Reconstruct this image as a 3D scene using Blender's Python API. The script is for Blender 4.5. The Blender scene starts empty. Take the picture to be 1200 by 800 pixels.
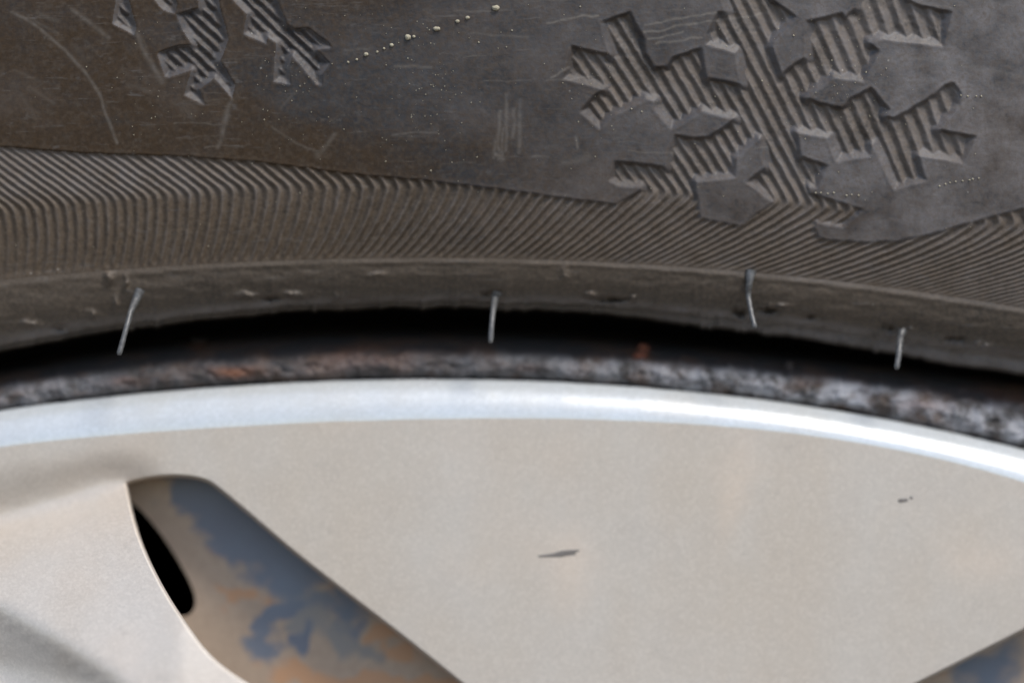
import bpy, math
import numpy as np
from mathutils import Vector, geometry

# ------------------------------------------------------------------ camera, sky, sun, exposure
S = 6.4e-5                      # metres per unit of the drawing grid used for measuring (at the hubcap face)
CAM_DIST = 0.18
DP = CAM_DIST / S
WHEEL_Z = 0.31
WC = (500.0, 3569.0)            # wheel centre on the measuring grid
XC = (600 - WC[0]) * S
ZC = WHEEL_Z + (WC[1] - 400) * S

scene = bpy.context.scene
cam_data = bpy.data.cameras.new('camera')
cam = bpy.data.objects.new('camera', cam_data)
scene.collection.objects.link(cam)
cam.location = (XC, -CAM_DIST, ZC)
cam.rotation_euler = (math.radians(90), 0, 0)
cam_data.sensor_width = 36
cam_data.lens = 36 * CAM_DIST / (1200 * S)
cam_data.clip_start = 0.005
cam_data.clip_end = 500
cam_data.dof.use_dof = True
cam_data.dof.focus_distance = CAM_DIST - 75 * S
cam_data.dof.aperture_fstop = 8
scene.camera = cam

SUN_DIR = Vector((0.37, -0.46, 0.79)).normalized()
world = bpy.data.worlds.new('World')
scene.world = world
world.use_nodes = True
wn = world.node_tree
sky = wn.nodes.new('ShaderNodeTexSky')
sky.sky_type = 'NISHITA'
sky.sun_disc = False
sky.sun_elevation = math.asin(SUN_DIR.z)
sky.sun_rotation = math.atan2(SUN_DIR.x, SUN_DIR.y)
sky.dust_density = 1.5
sky.air_density = 1.0
wn.links.new(sky.outputs[0], wn.nodes['Background'].inputs[0])
wn.nodes['Background'].inputs[1].default_value = 0.15
sun_data = bpy.data.lights.new('sun', 'SUN')
sun_data.energy = 2.1
sun_data.angle = math.radians(18)
sun_data.color = (1.0, 0.95, 0.88)
sun = bpy.data.objects.new('sun', sun_data)
scene.collection.objects.link(sun)
sun.rotation_euler = (-SUN_DIR).to_track_quat('-Z', 'Y').to_euler()
scene.view_settings.view_transform = 'Standard'
scene.view_settings.look = 'None'
scene.view_settings.exposure = 0.44
scene.view_settings.gamma = 1

# ------------------------------------------------------------------ helpers
rng = np.random.default_rng(7)

def w3(px, py, zt):
    """measuring grid + height above the hubcap face -> world metres"""
    px, py, zt = np.broadcast_arrays(np.asarray(px, float), np.asarray(py, float), np.asarray(zt, float))
    f = 1 - zt / DP
    return np.stack([(px - 600) * S * f + XC, -zt * S, ZC + (400 - py) * S * f], -1)

def sstep(a, b, x):
    t = np.clip((np.asarray(x, float) - a) / (b - a), 0, 1)
    return t * t * (3 - 2 * t)

def vnoise(x, y, seed=0):
    xi = np.floor(x).astype(np.int64); yi = np.floor(y).astype(np.int64)
    fx = x - xi; fy = y - yi
    fx = fx * fx * (3 - 2 * fx); fy = fy * fy * (3 - 2 * fy)
    def h(a, b):
        n = (a * 374761393 + b * 668265263 + seed * 974634777) & 0xffffffff
        n = ((n ^ (n >> 13)) * 1274126177) & 0xffffffff
        n = n ^ (n >> 16)
        return (n & 0xffff) / 65535.0
    return (h(xi, yi) * (1 - fx) + h(xi + 1, yi) * fx) * (1 - fy) + (h(xi, yi + 1) * (1 - fx) + h(xi + 1, yi + 1) * fx) * fy

def fbm(x, y, seed=0, oct=4):
    s = 0; a = 0.5; t = 0
    for o in range(oct):
        s = s + a * vnoise(x * 2 ** o, y * 2 ** o, seed + o * 17); t += a; a *= 0.5
    return s / t                                            # 0..1

def poly(pts, deg=3):
    p = np.array(pts, float)
    c = np.polyfit((p[:, 0] - 600) / 600, p[:, 1], deg)
    return lambda x: np.polyval(c, (np.asarray(x, float) - 600) / 600)

def inside(poly_, X, Y):
    p = np.asarray(poly_, float); r = np.zeros(X.shape, bool)
    for (x1, y1), (x2, y2) in zip(p, np.roll(p, -1, 0)):
        if y1 == y2: continue
        c = ((y1 > Y) != (y2 > Y)) & (X < (x2 - x1) * (Y - y1) / (y2 - y1) + x1)
        r ^= c
    return r

def edge_dist(poly_, X, Y, closed=True):
    p = np.asarray(poly_, float); d = np.full(X.shape, 1e9)
    segs = list(zip(p, np.roll(p, -1, 0))) if closed else list(zip(p[:-1], p[1:]))
    for (x1, y1), (x2, y2) in segs:
        dx, dy = x2 - x1, y2 - y1
        t = np.clip(((X - x1) * dx + (Y - y1) * dy) / max(dx * dx + dy * dy, 1e-9), 0, 1)
        d = np.minimum(d, (X - x1 - t * dx) ** 2 + (Y - y1 - t * dy) ** 2)
    return np.sqrt(d)

def wall_height(poly_, X, Y, gentle, steep, solid_outside=True):
    """height of the sloping side walls: those under the smooth skin above are steep, the rest lean back"""
    p = np.asarray(poly_, float); d = np.full(X.shape, 1e9); raw = np.full(X.shape, 1e9)
    area = np.sum(p[:, 0] * np.roll(p[:, 1], -1) - np.roll(p[:, 0], -1) * p[:, 1])
    for (x1, y1), (x2, y2) in zip(p, np.roll(p, -1, 0)):
        dx, dy = x2 - x1, y2 - y1; L = max(math.hypot(dx, dy), 1e-6)
        ny = -dx / L if area > 0 else dx / L                 # outward, grid y grows downward
        if not solid_outside: ny = -ny
        sl = gentle + (steep - gentle) * max(0.0, -ny) ** 1.5
        t = np.clip(((X - x1) * dx + (Y - y1) * dy) / (L * L), 0, 1)
        q = np.hypot(X - x1 - t * dx, Y - y1 - t * dy)
        d = np.minimum(d, q * sl); raw = np.minimum(raw, q)
    return d, raw

def empty(name, label, cat, loc=(0, 0, 0), group=None):
    o = bpy.data.objects.new(name, None)
    scene.collection.objects.link(o)
    o.location = loc
    o['label'] = label; o['category'] = cat
    if group: o['group'] = group
    o.empty_display_size = 0.02
    return o

def raw_mesh(name, V, loops, starts, mat, parent=None, normals=None, uv=None, attrs=None, smooth=True):
    me = bpy.data.meshes.new(name)
    off = np.array(parent.matrix_basis.translation) if parent is not None and parent.type == 'EMPTY' else np.zeros(3)
    if parent is not None and parent.type != 'EMPTY':
        q = parent
        while q.parent is not None: q = q.parent
        off = np.array(q.matrix_basis.translation)
    V = np.asarray(V, float) - off
    me.vertices.add(len(V)); me.vertices.foreach_set('co', V.astype(np.float32).ravel())
    me.loops.add(len(loops)); me.loops.foreach_set('vertex_index', np.asarray(loops, np.int32))
    me.polygons.add(len(starts)); me.polygons.foreach_set('loop_start', np.asarray(starts, np.int32))
    if smooth: me.polygons.foreach_set('use_smooth', np.ones(len(starts), bool))
    if uv is not None:
        l = me.uv_layers.new(name='UVMap')
        l.data.foreach_set('uv', np.asarray(uv)[np.asarray(loops)].astype(np.float32).ravel())
    for k, a in (attrs or {}).items():
        at = me.attributes.new(k, 'FLOAT', 'POINT')
        at.data.foreach_set('value', np.asarray(a, np.float32).ravel())
    me.update(calc_edges=True)
    me.validate()
    if normals is not None:
        me.normals_split_custom_set_from_vertices(np.asarray(normals, np.float32).reshape(-1, 3))
    me.materials.append(mat)
    o = bpy.data.objects.new(name, me)
    scene.collection.objects.link(o)
    if parent is not None: o.parent = parent
    return o

def grid_normals(P):
    du = np.gradient(P, axis=1); dv = np.gradient(P, axis=0)
    n = np.cross(du, dv)
    return n / np.maximum(np.linalg.norm(n, axis=-1, keepdims=True), 1e-20)

def grid_part(name, P, mat, parent=None, mask=None, N=None, UV=None, attrs=None):
    R, C = P.shape[:2]
    idx = np.arange(R * C).reshape(R, C)
    q = np.stack([idx[:-1, :-1], idx[:-1, 1:], idx[1:, 1:], idx[1:, :-1]], -1)
    q = q.reshape(-1, 4) if mask is None else q[mask]
    if len(q) == 0: return None
    u, inv = np.unique(q.ravel(), return_inverse=True)
    N = grid_normals(P) if N is None else N
    f = lambda a, n: None if a is None else np.asarray(a).reshape(R * C, n)[u]
    at = {k: np.asarray(v).reshape(-1)[u] for k, v in (attrs or {}).items()}
    return raw_mesh(name, f(P, 3), inv, np.arange(0, len(inv), 4), mat, parent, f(N, 3), f(UV, 2), at)

CX, CZ = 0.0, WHEEL_Z
def ring_grid(cols, Y, ZT, n_ext=170, extra=None):
    """rows measured in view (cols x rows) carried on round the whole wheel as circles; returns P, UV"""
    P = w3(cols[None, :], Y, ZT)
    R, C = Y.shape
    ang = np.arctan2(P[..., 0] - CX, P[..., 2] - CZ)            # clockwise from the top
    rad = np.hypot(P[..., 0] - CX, P[..., 2] - CZ)
    out = np.zeros((R, n_ext - 1, 3))
    for k in range(R):
        a0, a1 = ang[k, -1], ang[k, 0] + 2 * math.pi
        t = np.linspace(0, 1, n_ext + 1)[1:-1]
        rm = 0.5 * (rad[k, -1] + rad[k, 0])
        w0 = sstep(0, 0.12, t); w1 = sstep(0, 0.12, 1 - t)
        r = rm + (rad[k, -1] - rm) * (1 - w0) + (rad[k, 0] - rm) * (1 - w1)
        a = a0 + (a1 - a0) * t
        y = P[k, -1, 1] * (1 - t) + P[k, 0, 1] * t
        out[k] = np.stack([CX + r * np.sin(a), y, CZ + r * np.cos(a)], -1)
    full = np.concatenate([P, out, P[:, :1]], 1)
    ucol = np.concatenate([cols, cols[-1] + 115 * np.arange(1, n_ext), [cols[-1] + 115 * n_ext]]) / 100
    UV = np.stack(np.broadcast_arrays(ucol[None, :], np.linspace(0, 1, R)[:, None] * 1.0), -1).copy()
    return full, UV, C

# ------------------------------------------------------------------ materials
def new_mat(name):
    m = bpy.data.materials.new(name); m.use_nodes = True
    return m, m.node_tree, m.node_tree.nodes['Principled BSDF']

class NT:
    def __init__(s, nt): s.t = nt
    def n(s, typ, **kw):
        nd = s.t.nodes.new(typ)
        for k, v in kw.items():
            if k.startswith('i_'):
                key = k[2:]; key = int(key) if key.isdigit() else key
                if hasattr(v, 'is_output') or isinstance(v, bpy.types.NodeSocket): s.t.links.new(v, nd.inputs[key])
                else: nd.inputs[key].default_value = v
            else: setattr(nd, k, v)
        return nd
    def math(s, op, a, b=None, clamp=False):
        nd = s.t.nodes.new('ShaderNodeMath'); nd.operation = op; nd.use_clamp = clamp
        for i, v in enumerate((a, b)):
            if v is None: continue
            if isinstance(v, bpy.types.NodeSocket): s.t.links.new(v, nd.inputs[i])
            else: nd.inputs[i].default_value = v
        return nd.outputs[0]
    def ramp(s, fac, lo, hi):
        nd = s.n('ShaderNodeMapRange', i_0=fac, i_1=lo, i_2=hi); nd.interpolation_type = 'SMOOTHSTEP'
        return nd.outputs[0]
    def mix(s, fac, a, b):
        nd = s.t.nodes.new('ShaderNodeMix'); nd.data_type = 'RGBA'
        for i, v in ((0, fac), (6, a), (7, b)):
            if isinstance(v, bpy.types.NodeSocket): s.t.links.new(v, nd.inputs[i])
            else: nd.inputs[i].default_value = v if i == 0 else (*v, 1)
        return nd.outputs[2]
    def noise(s, vec, scale, detail=4, rough=0.6, stretch=None):
        if stretch is not None:
            mp = s.n('ShaderNodeMapping', i_Vector=vec, i_Scale=stretch); vec = mp.outputs[0]
        return s.n('ShaderNodeTexNoise', i_Vector=vec, i_Scale=scale, i_Detail=detail, i_Roughness=rough).outputs[0]
    def attr(s, name): return s.n('ShaderNodeAttribute', attribute_name=name).outputs['Fac']
    def bump(s, h, strength, dist):
        return s.n('ShaderNodeBump', i_Height=h, i_Strength=strength, i_Distance=dist).outputs[0]

def rubber(name, dark, dusty, base_dust=0.0, rough=0.52, bump=0.5, spec=0.5):
    m, nt, b = new_mat(name); g = NT(nt)
    co = g.n('ShaderNodeTexCoord').outputs['Object']
    mp = lambda k, st=None: g.noise(co, k, 5, 0.65, st)
    big = mp(70); mid = mp(420); fine = mp(3200)
    streak = g.noise(co, 1.0, 4, 0.7, (330, 330, 2600))
    dust = g.math('ADD', g.attr('dust'), base_dust)
    dust = g.math('ADD', dust, g.math('MULTIPLY', g.math('SUBTRACT', big, 0.5), 1.5))
    dust = g.math('ADD', dust, g.math('MULTIPLY', g.math('SUBTRACT', mid, 0.5), 0.9))
    dust = g.math('ADD', dust, g.math('MULTIPLY', g.math('SUBTRACT', streak, 0.5), 0.6))
    dust = g.ramp(dust, -0.1, 1.1)
    col = g.mix(dust, dark, dusty)
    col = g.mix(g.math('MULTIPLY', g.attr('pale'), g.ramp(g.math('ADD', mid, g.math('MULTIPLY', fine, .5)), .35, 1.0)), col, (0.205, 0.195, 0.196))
    grain = g.ramp(fine, 0.3, 0.75)
    col = g.mix(g.math('MULTIPLY', grain, 0.6), col, tuple(c * 1.9 for c in dusty))
    st2 = g.ramp(streak, 0.58, 0.75)
    col = g.mix(g.math('MULTIPLY', st2, 0.5), col, (0.12, 0.112, 0.105))
    col = g.mix(g.attr('scuff'), col, (0.20, 0.18, 0.155))
    vor = g.n('ShaderNodeTexVoronoi', i_Vector=co, i_Scale=1500.0)
    blot = g.ramp(g.noise(co, 1.0, 4, .65, (900, 900, 1500)), .60, .74)
    col = g.mix(g.math('MULTIPLY', blot, 0.4), col, (0.105, 0.098, 0.092))
    spk = g.ramp(vor.outputs['Distance'], 0.16, 0.08)
    pick = g.ramp(g.n('ShaderNodeSeparateColor', i_0=vor.outputs['Color']).outputs[0], 0.93, 0.97)
    clump = g.ramp(mp(130), 0.5, 0.66)
    spk = g.math('MULTIPLY', g.math('MULTIPLY', spk, pick), clump)
    col = g.mix(g.math('MULTIPLY', spk, 0.8), col, (0.42, 0.40, 0.36))
    nt.links.new(col, b.inputs['Base Color'])
    r = g.math('ADD', rough - 0.10, g.math('MULTIPLY', dust, 0.22))
    nt.links.new(g.math('ADD', r, g.math('MULTIPLY', g.math('SUBTRACT', mid, 0.5), 0.2)), b.inputs['Roughness'])
    b.inputs['Specular IOR Level'].default_value = spec
    h = g.math('ADD', g.math('MULTIPLY', mp(1500), 0.8), g.math('MULTIPLY', fine, 0.5))
    h = g.math('ADD', h, g.math('MULTIPLY', streak, 0.22))
    nt.links.new(g.bump(h, bump, 0.00012), b.inputs['Normal'])
    return m

M_WALL = rubber('sidewall_rubber', (0.026, 0.028, 0.032), (0.034, 0.0205, 0.0098), 0.0, 0.55, 0.4, 0.27)
M_RIB = rubber('rib_rubber', (0.030, 0.026, 0.022), (0.064, 0.046, 0.030), 0.2, 0.55, 0.35, 0.4)
M_STRIP = rubber('strip_rubber', (0.032, 0.029, 0.025), (0.068, 0.052, 0.037), 0.2, 0.5, 0.4, 0.42)
M_DARK = rubber('bead_rubber', (0.010, 0.010, 0.010), (0.016, 0.014, 0.012), 0.0, 0.8, 0.3, 0.15)
M_SPEW = rubber('spew_rubber', (0.050, 0.051, 0.051), (0.100, 0.098, 0.094), 0.2, 0.45, 0.3)

def flange_mat():
    m, nt, b = new_mat('dusty_rusty_steel'); g = NT(nt)
    co = g.n('ShaderNodeTexCoord').outputs['Object']
    lump = g.noise(co, 480, 3, 0.55); mid = g.noise(co, 260, 4, 0.6); fine = g.noise(co, 4200, 3, 0.6)
    col = g.mix(g.ramp(mid, 0.42, 0.62), (0.030, 0.027, 0.026), (0.062, 0.038, 0.026))
    pale = g.math('MULTIPLY', g.ramp(g.math('ADD', lump, g.math('MULTIPLY', g.math('SUBTRACT', fine, .5), .35)), 0.33, 0.64), g.attr('dust'))
    col = g.mix(pale, col, (0.30, 0.305, 0.325))
    col = g.mix(g.math('MULTIPLY', g.attr('rust'), g.ramp(lump, 0.3, 0.6)), col, (0.15, 0.055, 0.022))
    nt.links.new(col, b.inputs['Base Color'])
    b.inputs['Roughness'].default_value = 0.7
    nt.links.new(g.bump(g.math('ADD', lump, g.math('MULTIPLY', fine, 0.4)), 0.6, 0.0003), b.inputs['Normal'])
    return m
M_FLANGE = flange_mat()

def plain(name, col, rough, metal=0.0, spec=0.5):
    m, nt, b = new_mat(name); g = NT(nt)
    co = g.n('ShaderNodeTexCoord').outputs['Object']
    n = g.noise(co, 600, 4, 0.6)
    nt.links.new(g.mix(n, tuple(c * 0.75 for c in col), tuple(c * 1.2 for c in col)), b.inputs['Base Color'])
    b.inputs['Roughness'].default_value = rough; b.inputs['Metallic'].default_value = metal
    b.inputs['Specular IOR Level'].default_value = spec
    return m

def silver(name, col, rough, metal):
    m, nt, b = new_mat(name); g = NT(nt)
    co = g.n('ShaderNodeTexCoord').outputs['Object']
    big = g.noise(co, 45, 4, 0.6); mid = g.noise(co, 240, 4, 0.6); fine = g.noise(co, 5200, 2, 0.5)
    streak = g.noise(co, 1.0, 3, 0.6, (130, 130, 35))
    flake = g.n('ShaderNodeSeparateColor', i_0=g.n('ShaderNodeTexVoronoi', i_Vector=co, i_Scale=4200.0).outputs['Color']).outputs[0]
    c2 = (col[0] * 0.97, col[1] * 0.925, col[2] * 0.87)
    stain = g.attr('stain')
    f = g.math('ADD', g.math('MULTIPLY', g.math('SUBTRACT', big, .5), 1.8), g.math('MULTIPLY', g.math('SUBTRACT', streak, .5), 1.2))
    c = g.mix(g.ramp(f, -0.35, 0.4), col, c2)
    c = g.mix(g.math('MULTIPLY', g.ramp(mid, 0.45, 0.75), 0.14), c, (0.36, 0.31, 0.26))
    c = g.mix(g.math('MULTIPLY', g.ramp(fine, 0.35, 0.7), 0.16), c, tuple(min(1, x * 1.35) for x in col))
    c = g.mix(g.math('MULTIPLY', g.ramp(g.noise(co, 900, 2, .5), 0.66, 0.74), 0.12), c, (0.22, 0.2, 0.18))
    c = g.mix(g.math('MULTIPLY', stain, g.ramp(mid, .1, .6)), c, (0.70, 0.575, 0.46))
    c = g.mix(g.math('MULTIPLY', g.ramp(flake,   .55, 1.0), .12), c, tuple(min(1, x * 1.5) for x in col))
    c = g.mix(g.math('MULTIPLY', g.ramp(flake, .45, .0), .08), c, tuple(x * .6 for x in col))
    nt.links.new(c, b.inputs['Base Color'])
    b.inputs['Metallic'].default_value = metal
    nt.links.new(g.math('ADD', rough, g.math('MULTIPLY', g.math('SUBTRACT', mid, .5), 0.16)), b.inputs['Roughness'])
    nt.links.new(g.bump(g.math('ADD', fine, g.math('MULTIPLY', mid, 0.6)), 0.12, 0.0001), b.inputs['Normal'])
    return m
M_SILVER = silver('silver_paint', (0.535, 0.493, 0.438), 0.42, 0.2)
M_EDGE = silver('silver_paint_skylit', (0.59, 0.62, 0.628), 0.24, 0.28)  # same silver paint; sky reflection put into a bluer, lighter base colour

def patina():
    m, nt, b = new_mat('weathered_steel'); g = NT(nt)
    co = g.n('ShaderNodeTexCoord').outputs['Object']
    warp = g.n('ShaderNodeTexNoise', i_Vector=co, i_Scale=160.0, i_Detail=3.0)
    v = g.n('ShaderNodeVectorMath', operation='MULTIPLY_ADD', i_0=warp.outputs['Color'], i_1=(0.006, 0.006, 0.006), i_2=co).outputs[0]
    a = g.noise(v, 300, 5, 0.6); f = g.noise(co, 1500, 4, 0.6)
    w_ = g.math('MULTIPLY', g.math('SUBTRACT', a, .5), 2.0)
    col = g.mix(f, (0.38, 0.285, 0.205), (0.56, 0.44, 0.335))
    col = g.mix(g.ramp(g.math('ADD', g.attr('orange'), w_), .38, .72), col, (0.56, 0.33, 0.19))
    col = g.mix(g.ramp(g.math('ADD', g.attr('grey'), w_), .40, .75), col, (0.30, 0.285, 0.265))
    col = g.mix(g.math('MULTIPLY', g.ramp(g.math('ADD', g.attr('blue'), w_), .22, .84), .95), col, g.mix(a, (0.150, 0.165, 0.215), (0.20, 0.25, 0.31)))
    nt.links.new(col, b.inputs['Base Color'])
    b.inputs['Roughness'].default_value = 0.5; b.inputs['Metallic'].default_value = 0.1
    nt.links.new(g.bump(g.math('ADD', a, f), 0.15, 0.0002), b.inputs['Normal'])
    return m
M_PATINA = patina()
M_BLACK = plain('hole_black', (0.006, 0.006, 0.006), 0.8, 0, 0.1)
M_GRIT = plain('pale_grit', (0.36, 0.325, 0.235), 0.8)
M_RUST = plain('orange_rust', (0.19, 0.058, 0.028), 0.8)
M_MARK = plain('dark_scrape', (0.17, 0.155, 0.14), 0.6)

# ------------------------------------------------------------------ ground the wheel stands on (below the frame)
def ground():
    m, nt, b = new_mat('ground_grit'); g = NT(nt)
    co = g.n('ShaderNodeTexCoord').outputs['Object']
    nt.links.new(g.mix(g.noise(co, 40, 6, .7), (0.10, 0.085, 0.068), (0.21, 0.18, 0.145)), b.inputs['Base Color'])
    b.inputs['Roughness'].default_value = 0.9
    V = np.array([(-60, -60, 0), (60, -60, 0), (60, 60, 0), (-60, 60, 0)], float)
    o = raw_mesh('ground', V, [0, 1, 2, 3], [0], m)
    o['kind'] = 'structure'
ground()

# ------------------------------------------------------------------ measured curves
y_rib = poly([(0, 326), (130, 320), (260, 309), (400, 302), (530, 300), (667, 306), (800, 314), (930, 323), (1000, 332), (1100, 347), (1200, 360)])
y_lip1 = poly([(0, 405), (100, 385), (133, 380), (267, 365), (400, 356), (600, 353), (667, 356), (800, 367), (1000, 391), (1200, 420)], 4)
y_lip2 = poly([(0, 409), (133, 385), (267, 369), (400, 360), (600, 358), (667, 363), (800, 379), (1000, 403), (1200, 437)], 4)
y_ftop = poly([(0, 449), (133, 432), (267, 421), (400, 408), (530, 408), (667, 414), (800, 425), (933, 440), (1067, 453), (1200, 474)])
y_hub = poly([(0, 480), (133, 464), (267, 452), (400, 445), (530, 444), (667, 449), (800, 456), (933, 473), (1067, 497), (1200, 526)], 4)
y_bev = poly([(0, 523), (133, 510), (267, 500), (400, 493), (530, 490), (667, 491), (800, 497), (933, 507), (1067, 530), (1200, 565)], 4)

# ------------------------------------------------------------------ TYRE
TYRE = empty('tyre', 'dusty black car tyre with moulded snowflakes and fine ribbed band on its sidewall', 'tyre', (0, 0, 0))

def g_base(d):
    return 26 + 58 * (1 - np.exp(-np.clip(d, 0, None) / 230.0))

RIGHT_FLAKE = [(722,239),(751,222),(751,219),(724,218),(713,211),(719,189),(756,192),(780,196),(782,180),(790,158),(814,162),(830,160),(845,151),(860,139),
 (845,137),(822,131),(801,144),(786,152),(765,126),(767,119),(757,116),(744,124),(720,134),(703,152),(679,131),(695,112),(707,105),(659,92),(669,54),(714,64),
 (704,26),(717,21),(739,14),(755,46),(758,62),(767,79),(781,78),(786,68),(823,56),(829,92),(869,99),(862,62),(827,52),(828,41),(840,14),(850,14),(845,0),(835,-25),
 (880,-45),(895,-20),(906,0),(934,21),(907,50),(905,55),(916,87),(930,75),(944,68),(944,25),(987,15),(991,20),(1002,10),(1003,0),(1000,-30),(1045,-35),(1064,0),
 (1080,7),(1116,14),(1106,55),(1031,46),(1019,50),(1031,60),(1013,96),(977,91),(945,115),(961,121),(987,126),(996,116),(1021,102),(1044,129),(1037,137),(1047,139),
 (1069,126),(1095,111),(1106,100),(1117,97),(1127,110),(1126,124),(1100,152),(1145,160),(1129,191),(1077,182),(1085,212),(1048,222),(1033,189),(1022,170),(1020,182),
 (980,190),(970,162),(934,155),(939,183),(971,194),(958,221),(948,219),(949,226),(1012,246),(988,267),(957,261),(955,268),(960,278)]
BAND_L = [(-140,168),(0,172),(100,180),(200,183),(300,190),(400,203),(500,212),(600,224),(680,235)]
BAND_R = [(975,282),(1010,284),(1050,283),(1090,275),(1130,263),(1170,252),(1200,244),(1250,236),(1350,228)]
RECESS = BAND_L + RIGHT_FLAKE + BAND_R + [(1350, 620), (-140, 620)]
ISLAND = [(890,163),(893,187),(896,196),(874,214),(905,237),(868,265),(821,256),(815,213),(850,210),(862,208),(863,186)]
LEFT_FLAKE = [
 [(232,-40),(232,10),(207,17),(214,35),(224,52),(203,56),(184,62),(193,90),(198,91),(224,82),(216,112),(241,124),(234,105),(251,92),(272,116),(275,100),(258,72),(264,58),(268,46),(262,25),(256,0),(250,-40)],
 [(262,-40),(272,0),(289,16),(285,40),(312,52),(314,43),(324,51),(320,95),(340,99),(338,80),(343,66),(352,76),(370,99),(377,100),(377,88),(387,75),(371,59),(389,56),(381,48),(362,33),(345,34),(336,29),(326,2),(318,-40)],
 [(125,-40),(136,0),(131,28),(157,41),(160,33),(151,0),(140,-40)],
 [(160,-40),(180,0),(192,13),(205,17),(208,5),(195,-40)]]

def itp(pts):
    a = np.array(pts, float)
    return lambda x: np.interp(x, a[:, 0], a[:, 1])
ye_f = itp([(-200,258),(21,244),(87,236),(135,232),(200,227),(270,222),(402,218),(485,216),(600,220),(767,226),(926,238),(1000,248),(1100,258),(1158,264),(1200,263),(1300,264),(1500,268)])
A_f = itp([(-200,-.3),(100,-.22),(250,0.0),(400,.10),(470,.12),(600,.5),(767,1.0),(926,1.4),(1050,1.5),(1160,1.2),(1300,1.2),(1500,1.2)])
B_f = itp([(-200,.002),(100,.003),(250,.002),(400,.0028),(470,.005),(600,.004),(767,.003),(926,.006),(1050,.012),(1160,.017),(1300,.018),(1500,.018)])
K_f = itp([(-200,1.35),(0,1.35),(170,1.45),(300,1.3),(400,1.0),(500,.85),(750,.72),(850,.62),(950,.53),(1050,.46),(1150,.34),(1300,.30),(1500,.3)])
period_f = itp([(-200,12),(150,12),(380,14.2),(900,14.3),(1050,15.5),(1200,17),(1500,17)])
_u = np.arange(-500, 1900, 1.0)
_phase = np.concatenate([[0], np.cumsum(1 / period_f(_u[:-1]))])
_uye = ye_f(_u); _uye = np.convolve(np.pad(_uye, 15, mode='edge'), np.ones(31) / 31, 'valid')
sm = lambda a: np.convolve(np.pad(a, 40, mode='edge'), np.ones(81) / 81, 'valid')
_uA, _uB, _uK = sm(A_f(_u)), sm(B_f(_u)), sm(K_f(_u))
PH_Y0, PH_X0 = -70, -100
def phase_table():
    ys = np.arange(PH_Y0, 420); xs = np.arange(PH_X0, 1320)
    T = np.zeros((len(ys), len(xs)))
    for k, y in enumerate(ys):
        t = y - _uye
        x = np.where(t > 0, _u - _uA * t - _uB * t * t, _u + _uK * t)
        # round the elbow a little
        e = np.abs(t); x = x - 0.35 * np.clip(6 - e, 0, None) ** 2 / 6 * 1.0
        x = np.maximum.accumulate(x + np.arange(len(x)) * 1e-9)
        T[k] = np.interp(xs, x, _phase)
    return T
PH = phase_table()
def bil(T, X, Y):
    fx = np.clip(X - PH_X0, 0, T.shape[1] - 1.001); fy = np.clip(Y - PH_Y0, 0, T.shape[0] - 1.001)
    xi = fx.astype(int); yi = fy.astype(int); fx = fx - xi; fy = fy - yi
    return (T[yi, xi] * (1 - fx) + T[yi, xi + 1] * fx) * (1 - fy) + (T[yi + 1, xi] * (1 - fx) + T[yi + 1, xi + 1] * fx) * fy

def ridge(ph):
    p = ph % 1.0                                 # crest at 0, long slope to the right, steep face on the left
    a = np.where(p < .52, p / .52, (1 - p) / .48)
    a = np.sqrt(a * a + .010)
    return np.clip(1.04 - a, 0, 1) ** 1.25

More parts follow.
